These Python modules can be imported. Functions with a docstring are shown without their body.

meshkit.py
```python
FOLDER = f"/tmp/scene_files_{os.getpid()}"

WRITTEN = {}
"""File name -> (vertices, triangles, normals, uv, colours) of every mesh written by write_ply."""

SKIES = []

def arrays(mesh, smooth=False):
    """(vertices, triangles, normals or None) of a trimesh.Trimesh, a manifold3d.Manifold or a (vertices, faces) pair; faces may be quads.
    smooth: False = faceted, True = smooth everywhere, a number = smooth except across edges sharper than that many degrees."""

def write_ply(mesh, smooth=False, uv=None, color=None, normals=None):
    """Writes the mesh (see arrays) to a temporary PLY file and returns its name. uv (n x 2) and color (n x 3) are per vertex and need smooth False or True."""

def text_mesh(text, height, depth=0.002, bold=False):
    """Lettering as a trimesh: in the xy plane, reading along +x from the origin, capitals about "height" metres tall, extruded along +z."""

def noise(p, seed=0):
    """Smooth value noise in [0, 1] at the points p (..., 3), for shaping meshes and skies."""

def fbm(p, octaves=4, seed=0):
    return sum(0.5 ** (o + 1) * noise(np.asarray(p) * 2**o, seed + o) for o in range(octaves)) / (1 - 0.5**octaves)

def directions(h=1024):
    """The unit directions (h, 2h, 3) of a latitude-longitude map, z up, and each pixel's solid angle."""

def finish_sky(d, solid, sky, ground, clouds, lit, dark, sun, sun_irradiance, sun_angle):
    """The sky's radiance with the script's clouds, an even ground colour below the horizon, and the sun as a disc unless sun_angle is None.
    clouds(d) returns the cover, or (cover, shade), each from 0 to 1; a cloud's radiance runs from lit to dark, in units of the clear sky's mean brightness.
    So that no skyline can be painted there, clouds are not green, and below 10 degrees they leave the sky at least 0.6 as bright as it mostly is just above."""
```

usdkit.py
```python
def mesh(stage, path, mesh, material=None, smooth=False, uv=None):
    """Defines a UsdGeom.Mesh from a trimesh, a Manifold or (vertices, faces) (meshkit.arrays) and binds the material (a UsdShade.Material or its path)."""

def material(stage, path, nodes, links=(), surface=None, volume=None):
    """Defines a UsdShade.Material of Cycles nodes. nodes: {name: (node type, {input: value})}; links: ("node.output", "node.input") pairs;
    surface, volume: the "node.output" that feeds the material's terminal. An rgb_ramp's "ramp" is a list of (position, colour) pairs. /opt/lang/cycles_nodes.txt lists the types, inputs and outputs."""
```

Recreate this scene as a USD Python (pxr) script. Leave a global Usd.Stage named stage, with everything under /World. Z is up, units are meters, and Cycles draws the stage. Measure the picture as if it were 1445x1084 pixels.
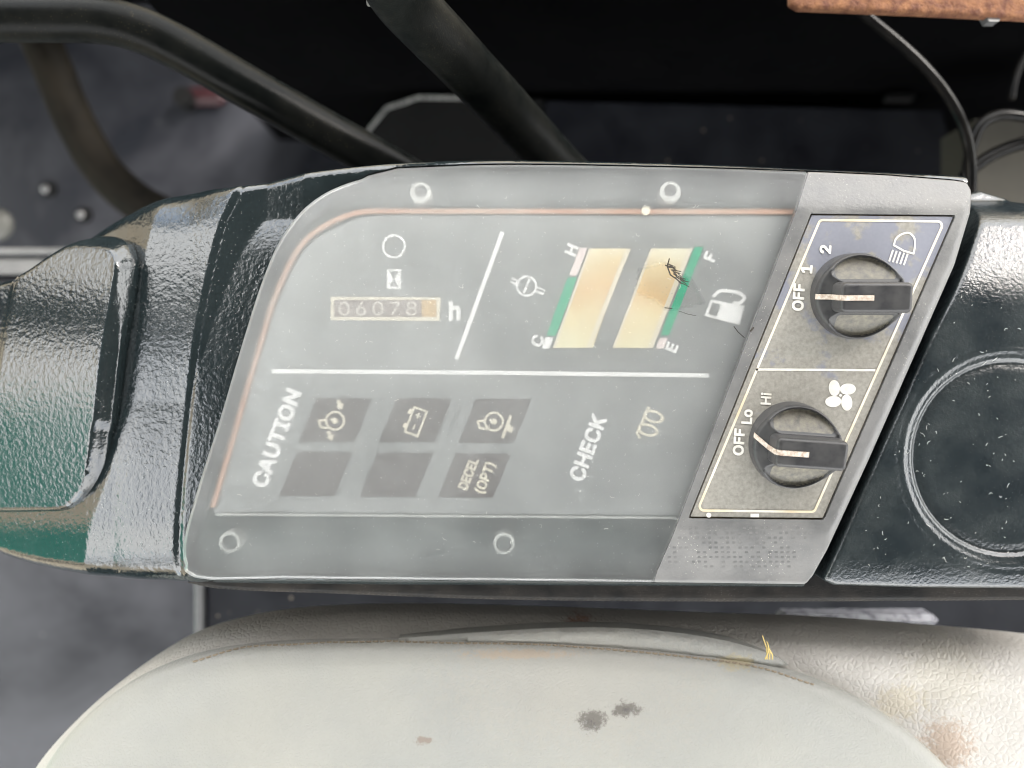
import math, random
import numpy as np
import trimesh, shapely, usdkit, meshkit
from shapely import affinity
from shapely.geometry import Polygon, LineString, Point, MultiLineString, box
from shapely.ops import unary_union
from scipy.spatial import Delaunay
from pxr import Usd, UsdGeom, UsdLux, UsdShade, Gf, Sdf

random.seed(7); rng = np.random.default_rng(7)
stage = Usd.Stage.CreateInMemory()
UsdGeom.SetStageUpAxis(stage, 'Z'); UsdGeom.SetStageMetersPerUnit(stage, 1.0)
UsdGeom.Xform.Define(stage, '/World')

# ------------------------------------------------------------------ camera, sky, sun
D = 0.30                       # height of the camera above the panel's top face
K = 0.00025                    # metres per photo pixel on that face
W0, H0 = 1445.0, 1084.0
cam = UsdGeom.Camera.Define(stage, '/World/camera')
cam.AddTranslateOp().Set(Gf.Vec3d(0, 0, D))
FOC = 26.0
cam.CreateFocalLengthAttr(FOC)
cam.CreateHorizontalApertureAttr(FOC * W0 * K / D)
cam.CreateVerticalApertureAttr(FOC * H0 * K / D)
cam.CreateFStopAttr(4.5); cam.CreateFocusDistanceAttr(D + 0.003)
cam.CreateClippingRangeAttr((0.01, 500.0))
cam.CreateExposureAttr(2.7)

SUN_AZ, SUN_EL = math.radians(40), math.radians(40)      # azimuth from +x towards +y
sd = (math.cos(SUN_EL) * math.cos(SUN_AZ), math.cos(SUN_EL) * math.sin(SUN_AZ), math.sin(SUN_EL))
sun = UsdLux.DistantLight.Define(stage, '/World/sun')
sun.CreateIntensityAttr(0.12); sun.CreateAngleAttr(14.0); sun.CreateColorAttr(Gf.Vec3f(1.0, 0.95, 0.88))
sun.GetPrim().CreateAttribute('inputs:normalize', Sdf.ValueTypeNames.Bool).Set(True)
zax = Gf.Vec3d(*sd); rot = Gf.Rotation(Gf.Vec3d(0, 0, 1), zax)
sun.AddTransformOp().Set(Gf.Matrix4d().SetRotate(rot))
sky_mat = usdkit.material(stage, '/World/Looks/sky', {
    'tc': ('texture_coordinate', {}),
    's': ('sky_texture', {'sky_type': 'single_scattering', 'sun_disc': False, 'sun_elevation': SUN_EL, 'sun_rotation': math.atan2(sd[0], sd[1]), 'aerosol_density': 2.0}),
    'n': ('noise_texture', {'scale': 2.5, 'detail': 6.0}),
    'r': ('rgb_ramp', {'ramp': [(0.28, (0, 0, 0)), (0.52, (1, 1, 1))]}),
    'm': ('mix', {'color2': (7.7, 7.7, 7.6)}),
    'b': ('background_shader', {'strength': 0.12})},
    [('tc.generated', 'n.vector'), ('n.fac', 'r.fac'), ('r.color', 'm.fac'), ('s.color', 'm.color1'), ('m.color', 'b.color')], surface='b.background')
dome = UsdLux.DomeLight.Define(stage, '/World/sky')
UsdShade.MaterialBindingAPI.Apply(dome.GetPrim()).Bind(sky_mat)
dome.GetPrim().SetCustomDataByKey('kind', 'structure')

# ------------------------------------------------------------------ helpers
def P(px, py, z=0.0):
    """A point of the photograph at height z, in metres."""
    s = K * (D - z) / D
    return np.array([(px - 722.5) * s, (542.0 - py) * s])

def P3(px, py, z=0.0):
    return np.array([*P(px, py, z), z])

def pts(lst, z=0.0):
    return np.array([P(a, b, z) for a, b in lst])

def spline(p, closed=False, n=10):
    p = np.asarray(p, float); m = len(p); out = []
    for i in range(m if closed else m - 1):
        if closed:
            a, b, c, d = p[(i - 1) % m], p[i], p[(i + 1) % m], p[(i + 2) % m]
        else:
            b, c = p[i], p[i + 1]
            a = p[i - 1] if i > 0 else 2 * b - c
            d = p[i + 2] if i + 2 < m else 2 * c - b
        t0 = 0; t1 = t0 + max(np.linalg.norm(b - a), 1e-9) ** .5; t2 = t1 + max(np.linalg.norm(c - b), 1e-9) ** .5; t3 = t2 + max(np.linalg.norm(d - c), 1e-9) ** .5
        for t in np.linspace(t1, t2, n, endpoint=False):
            A1 = (t1 - t) / (t1 - t0) * a + (t - t0) / (t1 - t0) * b
            A2 = (t2 - t) / (t2 - t1) * b + (t - t1) / (t2 - t1) * c
            A3 = (t3 - t) / (t3 - t2) * c + (t - t2) / (t3 - t2) * d
            B1 = (t2 - t) / (t2 - t0) * A1 + (t - t0) / (t2 - t0) * A2
            B2 = (t3 - t) / (t3 - t1) * A2 + (t - t1) / (t3 - t1) * A3
            out.append((t2 - t) / (t2 - t1) * B1 + (t - t1) / (t2 - t1) * B2)
    if not closed:
        out.append(p[-1])
    return np.array(out)

def rounded(poly, r):
    return poly.buffer(-r).buffer(2 * r).buffer(-r)

def ring_pts(g, step):
    n = max(int(g.length / step), 8)
    return shapely.get_coordinates(shapely.line_interpolate_point(g, np.arange(n) / n * g.length))

def rings_of(poly):
    for g in getattr(poly, 'geoms', [poly]):
        if not g.is_empty:
            yield g.exterior
            yield from g.interiors

def relief(poly, zfun, step, rings=(), bottom=-0.01, close=True):
    """A solid whose plan is poly and whose top is z = zfun(xy); walls go down to bottom (a number or a function)."""
    loops = [ring_pts(r, step) for r in rings_of(poly)]
    P_ = [np.vstack(loops)]; last = 0
    for d in rings:
        inner = poly.buffer(-d)
        for r in rings_of(inner):
            P_.append(ring_pts(r, step))
        last = d
    x0, y0, x1, y1 = poly.bounds
    gx, gy = np.meshgrid(np.arange(x0, x1, step), np.arange(y0, y1, step * .866))
    gx = gx + (np.arange(gx.shape[0]) % 2)[:, None] * step / 2
    g = np.column_stack([gx.ravel(), gy.ravel()])
    core = poly.buffer(-(last + step * .6))
    shapely.prepare(core)
    P_.append(g[shapely.contains_xy(core, g[:, 0], g[:, 1])])
    v = np.vstack(P_)
    t = Delaunay(v).simplices
    c = v[t].mean(1)
    pb = poly.buffer(step * .02); shapely.prepare(pb)
    t = t[shapely.contains_xy(pb, c[:, 0], c[:, 1])]
    a = v[t]; cr = (a[:, 1, 0] - a[:, 0, 0]) * (a[:, 2, 1] - a[:, 0, 1]) - (a[:, 1, 1] - a[:, 0, 1]) * (a[:, 2, 0] - a[:, 0, 0])
    t = t[np.abs(cr) > 1e-14]; cr = cr[np.abs(cr) > 1e-14]
    t[cr < 0] = t[cr < 0][:, ::-1]
    z = zfun(v)
    top = np.column_stack([v, z])
    if bottom is None:
        return trimesh.Trimesh(top, t, process=False)
    zb = np.broadcast_to(bottom(v) if callable(bottom) else bottom, z.shape)
    low = np.column_stack([v, np.minimum(zb, z - 1e-5)])
    # boundary edges
    e = np.vstack([t[:, [0, 1]], t[:, [1, 2]], t[:, [2, 0]]])
    key = set(map(tuple, e)); be = np.array([x for x in key if (x[1], x[0]) not in key])
    n = len(v)
    walls = np.vstack([np.column_stack([be[:, 1], be[:, 0], be[:, 0] + n]), np.column_stack([be[:, 1], be[:, 0] + n, be[:, 1] + n])])
    f = [t, walls] + ([t[:, ::-1] + n] if close else [])
    m = trimesh.Trimesh(np.vstack([top, low]), np.vstack(f), process=False)
    m.remove_unreferenced_vertices()
    return m

def extrude(shape, z0, z1):
    ms = []
    for g in getattr(shape, 'geoms', [shape]):
        if g.is_empty or g.area < 1e-12: continue
        m = trimesh.creation.extrude_polygon(g, z1 - z0, engine='earcut'); m.apply_translation((0, 0, z0)); ms.append(m)
    return trimesh.util.concatenate(ms)

def tube(path, r, n=20, caps=True):
    """A round tube along 3-D points; r a number or one radius per point."""
    p = np.asarray(path, float); m = len(p); r = np.broadcast_to(r, m)
    t = np.gradient(p, axis=0); t /= np.linalg.norm(t, axis=1)[:, None]
    u = np.cross(t[0], [0, 0, 1.0]); u = u if np.linalg.norm(u) > 1e-3 else np.array([1.0, 0, 0]); u /= np.linalg.norm(u)
    V = []
    a = np.linspace(0, 2 * np.pi, n, endpoint=False)
    for i in range(m):
        u = u - t[i] * (u @ t[i]); u /= np.linalg.norm(u); w = np.cross(t[i], u)
        V.append(p[i] + r[i] * (np.cos(a)[:, None] * u + np.sin(a)[:, None] * w))
    F = []
    for i in range(m - 1):
        for k in range(n):
            A, B = i * n + k, i * n + (k + 1) % n
            F += [(A, B, B + n), (A, B + n, A + n)]
    V = np.vstack(V)
    if caps:
        V = np.vstack([V, p[0], p[-1]]); c0, c1 = m * n, m * n + 1
        for k in range(n):
            F += [(c0, (k + 1) % n, k), (c1, (m - 1) * n + k, (m - 1) * n + (k + 1) % n)]
    return trimesh.Trimesh(V, np.array(F), process=False)

def bevel_box(x0, y0, z0, x1, y1, z1, b=0.002):
    import manifold3d as mf
    c = [(x, y, z) for x in (0, 1) for y in (0, 1) for z in (0, 1)]
    P_ = []
    for x, y, z in c:
        s = np.array([x0 if x == 0 else x1, y0 if y == 0 else y1, z0 if z == 0 else z1]); sg = np.array([1 if x == 0 else -1, 1 if y == 0 else -1, 1 if z == 0 else -1])
        for k in range(3):
            o = sg * b; o[k] = 0; P_.append(s + o)
    return trimesh.convex.convex_hull(np.array(P_))

_used = {}
def numbered(parent, name):
    k = (parent, name); n = _used.get(k, 0); _used[k] = n + 1
    return name if n == 0 else f'{name}_{n:03d}'

def put(name, mesh, mat, parent=None, smooth=30, label=None, cat=None, kind=None, group=None, pv=None):
    base = str(parent.GetPath()) if parent is not None else '/World'
    path = f'{base}/{numbered(base, name)}'
    m = usdkit.mesh(stage, path, mesh, M[mat], smooth=smooth)
    if pv is not None:
        for k, a in pv.items():
            UsdGeom.PrimvarsAPI(m).CreatePrimvar(k, Sdf.ValueTypeNames.FloatArray, 'vertex').Set([float(q) for q in a])
    tag(m.GetPrim(), label, cat, kind, group)
    return m.GetPrim()

def tag(o, label=None, cat=None, kind=None, group=None):
    for k, v in (('label', label), ('category', cat), ('kind', kind), ('group', group)):
        if v: o.SetCustomDataByKey(k, v)
    return o

def thing(name, label, cat, group=None):
    x = UsdGeom.Xform.Define(stage, '/World/' + numbered('/World', name))
    return tag(x.GetPrim(), label, cat, None, group)

def to_world(shape, z):
    """A flat shape drawn in photo pixels, laid at height z."""
    s = K * (D - z) / D
    return affinity.affine_transform(shape, [s, 0, 0, -s, -722.5 * s, 542.0 * s])

def print_on(name, shape, z, mat, parent, th=0.00015):
    return put(name, extrude(to_world(shape, z), z, z + th), mat, parent, smooth=False)

def text_px(text, x, y, h, ang, z, sx=1.0, bold=True, shear=0.0, th=0.00015, fat=0.035):
    """Lettering whose baseline starts at photo pixel (x, y), h pixels tall, turned ang degrees anticlockwise."""
    m = meshkit.text_mesh(text, 1.0, 1.0, bold)
    if bold:
        c = m.triangles; c = c[(c[:, :, 2] > 0.99).all(1)][:, :, :2]
        g = unary_union([Polygon(t).buffer(0.002) for t in c]).buffer(fat, join_style=2).simplify(0.004)
        m = extrude(g, 0.0, 1.0)
    v = np.array(m.vertices)
    a = math.radians(ang)
    tx, ty = (v[:, 0] * sx + v[:, 1] * shear) * h, v[:, 1] * h
    X = x + tx * math.cos(a) - ty * math.sin(a); Y = y - (tx * math.sin(a) + ty * math.cos(a))
    s = K * (D - z) / D
    m.vertices = np.column_stack([(X - 722.5) * s, (542.0 - Y) * s, z + v[:, 2] * th])
    return m

def stroke(p, w, closed=False, cap=2):
    p = list(p) + ([p[0]] if closed else [])
    return LineString(p).buffer(w / 2, cap_style=cap, join_style=1)

def fib(x, lo, hi):
    t = np.clip((np.asarray(x, float) - lo) / (hi - lo), 0, 1); return t * t * (3 - 2 * t)

# ------------------------------------------------------------------ materials
M = {}
def mat(name, nodes, links, surface):
    M[name] = usdkit.material(stage, '/World/Looks/' + name, nodes, links, surface=surface)

def surf(name, c1, c2=None, rough=0.5, r2=None, scale=40.0, bump=0.0, bscale=800.0, metallic=0.0, detail=5.0, ramp=(0.35, 0.65), spec=0.5, dist=0.0004, coat=0.0, speck=None, speck_scale=900, speck_at=0.2, distort=0.0, ior=1.5):
    """Two colours mixed by noise, a bumped grain, and small dust specks."""
    c2 = c2 or c1; r2 = rough if r2 is None else r2
    nodes = {'tc': ('texture_coordinate', {}),
             'n': ('noise_texture', {'scale': scale, 'detail': detail, 'roughness': 0.6, 'distortion': distort}),
             'r': ('rgb_ramp', {'ramp': [(ramp[0], c1), (ramp[1], c2)]}),
             'rr': ('map_range', {'from_min': ramp[0], 'from_max': ramp[1], 'to_min': rough, 'to_max': r2, 'clamp': True}),
             'p': ('principled_bsdf', {'metallic': metallic, 'specular_ior_level': spec, 'coat_weight': coat, 'coat_roughness': 0.1, 'ior': ior})}
    links = [('tc.object', 'n.vector'), ('n.fac', 'r.fac'), ('n.fac', 'rr.value'), ('rr.result', 'p.roughness')]
    col = 'r.color'
    if speck:
        nodes |= {'v': ('voronoi_texture', {'scale': float(speck_scale)}), 'vm': ('map_range', {'from_min': speck_at * .6, 'from_max': speck_at, 'to_min': 1.0, 'to_max': 0.0, 'clamp': True}),
                  'n2': ('noise_texture', {'scale': 60.0, 'detail': 3.0}), 'n2m': ('map_range', {'from_min': 0.45, 'from_max': 0.7, 'to_min': 0.0, 'to_max': 1.0, 'clamp': True}),
                  'mu': ('math', {'math_type': 'multiply'}), 'mx': ('mix', {'color2': speck})}
        links += [('tc.object', 'v.vector'), ('tc.object', 'n2.vector'), ('v.distance', 'vm.value'), ('n2.fac', 'n2m.value'), ('vm.result', 'mu.value1'), ('n2m.result', 'mu.value2'), ('mu.value', 'mx.fac'), ('r.color', 'mx.color1')]
        col = 'mx.color'
    links.append((col, 'p.base_color'))
    if bump:
        nodes |= {'bn': ('noise_texture', {'scale': float(bscale), 'detail': 3.0, 'roughness': 0.55}), 'b': ('bump', {'strength': bump, 'distance': dist})}
        links += [('tc.object', 'bn.vector'), ('bn.fac', 'b.height'), ('b.normal', 'p.normal')]
    mat(name, nodes, links, 'p.BSDF')

def plain(name, c, rough=0.5, metallic=0.0, spec=0.5):
    mat(name, {'p': ('principled_bsdf', {'base_color': c, 'roughness': rough, 'metallic': metallic, 'specular_ior_level': spec})}, [], 'p.BSDF')

surf('console_plastic', (0.004, 0.006, 0.0065), (0.007, 0.0095, 0.01), 0.07, 0.13, 30, 0.45, 520, ior=1.75, dist=0.0004, speck=(0.25, 0.25, 0.23), speck_scale=700, speck_at=0.13)
surf('cap_plastic', (0.005, 0.007, 0.008), (0.011, 0.014, 0.0145), 0.14, 0.26, 45, 0.6, 800, ior=1.75, dist=0.0004, speck=(0.2, 0.2, 0.18), speck_scale=1100, speck_at=0.1)
surf('lip_plastic', (0.006, 0.006, 0.006), (0.03, 0.026, 0.022), 0.5, 0.75, 60, 0.3, 1500, spec=0.2, speck=(0.12, 0.11, 0.1), speck_scale=1100, speck_at=0.2)
surf('bezel_plastic', (0.115, 0.115, 0.113), (0.165, 0.162, 0.155), 0.32, 0.5, 55, 0.25, 900, spec=0.5, speck=(0.45, 0.43, 0.38), speck_scale=900, speck_at=0.18)
mat('plate_paint', {'tc': ('texture_coordinate', {}), 'geo': ('geometry', {}), 'xyz': ('separate_xyz', {}),
    'n': ('noise_texture', {'scale': 75.0, 'detail': 8.0, 'roughness': 0.62}),
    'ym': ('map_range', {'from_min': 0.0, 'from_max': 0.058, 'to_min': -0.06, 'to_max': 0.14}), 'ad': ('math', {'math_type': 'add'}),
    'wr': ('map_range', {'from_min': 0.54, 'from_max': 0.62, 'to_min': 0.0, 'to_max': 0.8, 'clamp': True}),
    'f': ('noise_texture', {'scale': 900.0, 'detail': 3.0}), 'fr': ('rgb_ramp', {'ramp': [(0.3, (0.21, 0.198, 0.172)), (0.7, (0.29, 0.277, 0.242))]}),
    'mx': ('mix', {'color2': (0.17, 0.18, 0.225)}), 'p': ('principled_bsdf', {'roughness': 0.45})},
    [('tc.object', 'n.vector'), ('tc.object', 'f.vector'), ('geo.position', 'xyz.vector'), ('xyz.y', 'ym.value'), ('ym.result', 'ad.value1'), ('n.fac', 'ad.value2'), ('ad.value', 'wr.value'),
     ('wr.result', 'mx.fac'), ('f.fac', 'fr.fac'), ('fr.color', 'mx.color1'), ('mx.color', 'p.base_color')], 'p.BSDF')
surf('weave', (0.105, 0.105, 0.104), (0.165, 0.162, 0.155), 0.45, 0.6, 90)
surf('dirt', (0.07, 0.05, 0.035), (0.18, 0.14, 0.09), 0.9, 0.9, 300, 0.5, 2000)
surf('knob_black', (0.018, 0.018, 0.019), (0.035, 0.034, 0.033), 0.32, 0.45, 150, 0.12, 2500, spec=0.5)
surf('knob_worn', (0.045, 0.042, 0.036), (0.17, 0.155, 0.115), 0.4, 0.55, 500, 0.15, 2500, ramp=(0.3, 0.7), detail=10)
surf('pointer_paint', (0.58, 0.52, 0.45), (0.32, 0.24, 0.18), 0.6, 0.7, 900)
surf('white_print', (0.7, 0.68, 0.63), (0.55, 0.52, 0.45), 0.5, 0.6, 200)
surf('cream_print', (0.6, 0.5, 0.34), (0.68, 0.65, 0.58), 0.5, 0.6, 60)
plain('dial_white', (0.95, 0.95, 0.92), 0.6)
plain('dial_cream', (0.8, 0.74, 0.58), 0.6)
plain('dial_digit', (0.75, 0.7, 0.62), 0.6)
plain('dial_pink', (0.85, 0.74, 0.7), 0.6)
plain('dial_green', (0.0, 0.42, 0.22), 0.6)
mat('dial_amber', {'geo': ('geometry', {}), 'xyz': ('separate_xyz', {}), 'tc': ('texture_coordinate', {}), 'n': ('noise_texture', {'scale': 60.0, 'detail': 3.0}),
    'yy': ('math', {'math_type': 'multiply_add', 'value2': 0.02}), 'mr': ('map_range', {'from_min': 0.022, 'from_max': 0.061, 'clamp': True}),
    'r': ('rgb_ramp', {'ramp': [(0.0, (0.86, 0.8, 0.52)), (0.3, (0.84, 0.7, 0.4)), (0.55, (0.76, 0.52, 0.25)), (0.8, (0.82, 0.66, 0.38)), (1.0, (0.88, 0.84, 0.62))]}), 'p': ('principled_bsdf', {'roughness': 0.6})},
    [('geo.position', 'xyz.vector'), ('tc.object', 'n.vector'), ('n.fac', 'yy.value1'), ('xyz.y', 'yy.value3'), ('yy.value', 'mr.value'), ('mr.result', 'r.fac'), ('r.color', 'p.base_color')], 'p.BSDF')
surf('dial_face', (0.225, 0.236, 0.23), (0.29, 0.3, 0.29), 0.5, 0.6, 40)
plain('tile_dark', (0.085, 0.07, 0.065), 0.5)
plain('counter_dark', (0.25, 0.2, 0.175), 0.6)
plain('counter_amber', (0.6, 0.4, 0.16), 0.6)
surf('strip_orange', (0.4, 0.2, 0.12), (0.45, 0.32, 0.24), 0.5, 0.6, 60)
surf('housing', (0.03, 0.045, 0.042), (0.06, 0.075, 0.07), 0.4, 0.5, 30)
plain('boss_clear', (0.42, 0.43, 0.4), 0.4)
plain('boss_dark', (0.06, 0.06, 0.055), 0.5)
plain('crack_black', (0.035, 0.028, 0.02), 0.7)
surf('tube_black', (0.002, 0.0024, 0.0023), (0.0045, 0.0048, 0.0042), 0.2, 0.34, 60, 0.25, 1500, spec=0.08, speck=(0.12, 0.1, 0.06), speck_scale=900, speck_at=0.14)
surf('tube_brown', (0.005, 0.0045, 0.0035), (0.014, 0.012, 0.009), 0.5, 0.7, 50, spec=0.06)
plain('cap_grey', (0.1, 0.1, 0.09), 0.5)
surf('cable_black', (0.003, 0.003, 0.003), (0.007, 0.0065, 0.006), 0.1, 0.2, 100, spec=0.15)
surf('floor_paint', (0.008, 0.009, 0.012), (0.066, 0.067, 0.077), 0.3, 0.5, 6, 0.1, 300, detail=6, ramp=(0.35, 0.68), distort=0.4, speck=(0.15, 0.15, 0.14), speck_scale=60, speck_at=0.07)
surf('wall_paint', (0.001, 0.001, 0.0012), (0.002, 0.002, 0.0022), 0.6, 0.8, 20, spec=0.02)
surf('box_paint', (0.003, 0.0033, 0.005), (0.008, 0.009, 0.012), 0.4, 0.6, 35, spec=0.25, speck=(0.2, 0.17, 0.13), speck_scale=90, speck_at=0.1)
surf('rubber', (0.003, 0.003, 0.003), (0.006, 0.006, 0.006), 0.6, 0.8, 40, spec=0.2)
surf('sill_metal', (0.1, 0.1, 0.1), (0.17, 0.17, 0.165), 0.3, 0.5, 20)
surf('edge_light', (0.4, 0.4, 0.38), (0.05, 0.05, 0.05), 0.5, 0.6, 400)  # pale colour standing in for light on a bevel edge
plain('bolt_metal', (0.25, 0.25, 0.25), 0.3, 0.8)
plain('red_paint', (0.025, 0.004, 0.006), 0.5)
surf('rust', (0.085, 0.025, 0.01), (0.22, 0.1, 0.045), 0.8, 0.95, 220, 0.8, 900, ramp=(0.35, 0.65), detail=8, dist=0.0008, speck=(0.1, 0.04, 0.02), speck_scale=500, speck_at=0.3)
surf('rail_metal', (0.35, 0.35, 0.38), (0.12, 0.12, 0.14), 0.35, 0.5, 250, 0.4, 600, ramp=(0.45, 0.65))
surf('tan_panel', (0.035, 0.032, 0.024), (0.055, 0.05, 0.038), 0.7, 0.8, 20)
surf('teal_paint', (0.0, 0.19, 0.14), (0.0, 0.22, 0.16), 0.4, 0.5, 5)
surf('roof_lining', (0.01, 0.0105, 0.011), (0.015, 0.015, 0.0155), 0.8, 0.9, 5)
surf('soil', (0.3, 0.25, 0.18), (0.4, 0.35, 0.26), 0.95, 0.95, 0.8)
plain('lint', (0.75, 0.74, 0.68), 0.8)
plain('straw', (0.4, 0.3, 0.1), 0.7)
plain('thread', (0.26, 0.21, 0.15), 0.8)
surf('foam_rust', (0.3, 0.13, 0.05), (0.42, 0.28, 0.15), 0.95, 0.95, 150, 0.8, 700)

# the frosted cover: rough see-through plastic, age-hazed; extra haze upper left paints in light
mat('frosted_cover', {
    'tc': ('texture_coordinate', {}),
    'at': ('attribute', {'attribute': 'clear'}),
    'n': ('noise_texture', {'scale': 28.0, 'detail': 7.0, 'roughness': 0.65}),
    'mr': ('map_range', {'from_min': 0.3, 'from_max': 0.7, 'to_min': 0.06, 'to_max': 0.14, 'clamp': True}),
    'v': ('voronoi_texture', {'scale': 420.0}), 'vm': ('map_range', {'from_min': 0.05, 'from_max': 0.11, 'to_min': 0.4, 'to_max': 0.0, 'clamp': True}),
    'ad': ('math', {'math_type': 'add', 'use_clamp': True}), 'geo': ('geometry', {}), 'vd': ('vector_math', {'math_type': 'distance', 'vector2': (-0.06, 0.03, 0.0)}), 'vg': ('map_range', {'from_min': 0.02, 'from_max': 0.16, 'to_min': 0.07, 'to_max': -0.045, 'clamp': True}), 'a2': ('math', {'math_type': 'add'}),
    'inv': ('math', {'math_type': 'subtract', 'value1': 1.0}), 'mu': ('math', {'math_type': 'multiply'}),
    'ro': ('math', {'math_type': 'multiply', 'value2': 0.255}),
    'g': ('refraction_bsdf', {'color': (1, 1, 1), 'IOR': 1.25}), 'tr': ('transparent_bsdf', {'color': (1, 1, 1)}), 'see': ('mix_closure', {'fac': 0.56}),
    'd': ('diffuse_bsdf', {'color': (0.5, 0.515, 0.5)}), 't': ('translucent_bsdf', {'color': (0.8, 0.8, 0.79)}),
    'dt': ('mix_closure', {'fac': 0.5}), 'mx': ('mix_closure', {}),
    'gl': ('glossy_bsdf', {'color': (1, 1, 1), 'roughness': 0.32}), 'fr': ('fresnel', {'IOR': 1.22}), 'out': ('mix_closure', {})},
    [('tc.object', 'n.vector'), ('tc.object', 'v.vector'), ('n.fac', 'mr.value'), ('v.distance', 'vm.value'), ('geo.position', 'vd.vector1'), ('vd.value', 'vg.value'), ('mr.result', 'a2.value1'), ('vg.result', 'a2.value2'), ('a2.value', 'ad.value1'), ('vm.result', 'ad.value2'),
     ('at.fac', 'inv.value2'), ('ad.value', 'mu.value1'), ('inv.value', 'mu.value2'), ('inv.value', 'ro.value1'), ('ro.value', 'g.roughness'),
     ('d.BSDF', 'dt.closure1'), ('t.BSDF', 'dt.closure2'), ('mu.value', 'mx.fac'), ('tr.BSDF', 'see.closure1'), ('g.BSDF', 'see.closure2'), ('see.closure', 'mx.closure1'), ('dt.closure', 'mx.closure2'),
     ('fr.fac', 'out.fac'), ('mx.closure', 'out.closure1'), ('gl.BSDF', 'out.closure2')], 'out.closure')

def vinyl(name, c1, c2, grain, bstr, rough, vscale, stains=()):
    nodes = {'tc': ('texture_coordinate', {}),
             'n': ('noise_texture', {'scale': 14.0, 'detail': 6.0, 'roughness': 0.55}), 'r': ('rgb_ramp', {'ramp': [(0.35, c1), (0.65, c2)]}),
             'v': ('voronoi_texture', {'scale': float(vscale), 'feature': 'distance_to_edge'}), 'vm': ('map_range', {'from_min': 0.0, 'from_max': 0.25, 'clamp': True}),
             'bn': ('noise_texture', {'scale': float(grain), 'detail': 4.0}), 'ad': ('math', {'math_type': 'add'}),
             'b': ('bump', {'strength': bstr, 'distance': 0.0004}), 'p': ('principled_bsdf', {'roughness': rough, 'specular_ior_level': 0.4}),
             'n3': ('noise_texture', {'scale': 420.0, 'detail': 6.0, 'roughness': 0.8}), 'geo': ('geometry', {})}
    links = [('tc.object', 'n.vector'), ('n.fac', 'r.fac'), ('tc.object', 'v.vector'), ('v.distance', 'vm.value'), ('tc.object', 'bn.vector'), ('vm.result', 'ad.value1'), ('bn.fac', 'ad.value2'), ('ad.value', 'b.height'), ('b.normal', 'p.normal'), ('tc.object', 'n3.vector')]
    col = 'r.color'
    for i, (px, py, z, rx, ry, rgb, amt) in enumerate(stains):          # stains with a place of their own on the cloth
        x, y = P(px, py, z)
        nodes |= {f's{i}': ('vector_math', {'vector_math_type': 'subtract', 'math_type': 'subtract', 'vector2': (x, y, 0)}), f'k{i}': ('vector_math', {'math_type': 'multiply', 'vector2': (1 / rx, 1 / ry, 0)}),
                  f'l{i}': ('vector_math', {'math_type': 'length'}), f'a{i}': ('math', {'math_type': 'multiply_add', 'value2': 3.2}), f'm{i}': ('map_range', {'from_min': 2.1, 'from_max': 2.6, 'to_min': amt, 'to_max': 0.0, 'clamp': True}), f'x{i}': ('mix', {'color2': rgb})}
        nodes[f's{i}'][1].pop('vector_math_type')
        links += [('geo.position', f's{i}.vector1'), (f's{i}.vector', f'k{i}.vector1'), (f'k{i}.vector', f'l{i}.vector1'), ('n3.fac', f'a{i}.value1'), (f'l{i}.value', f'a{i}.value3'), (f'a{i}.value', f'm{i}.value'), (f'm{i}.result', f'x{i}.fac'), (col, f'x{i}.color1')]
        col = f'x{i}.color'
    links.append((col, 'p.base_color'))
    mat(name, nodes, links, 'p.BSDF')

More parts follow.
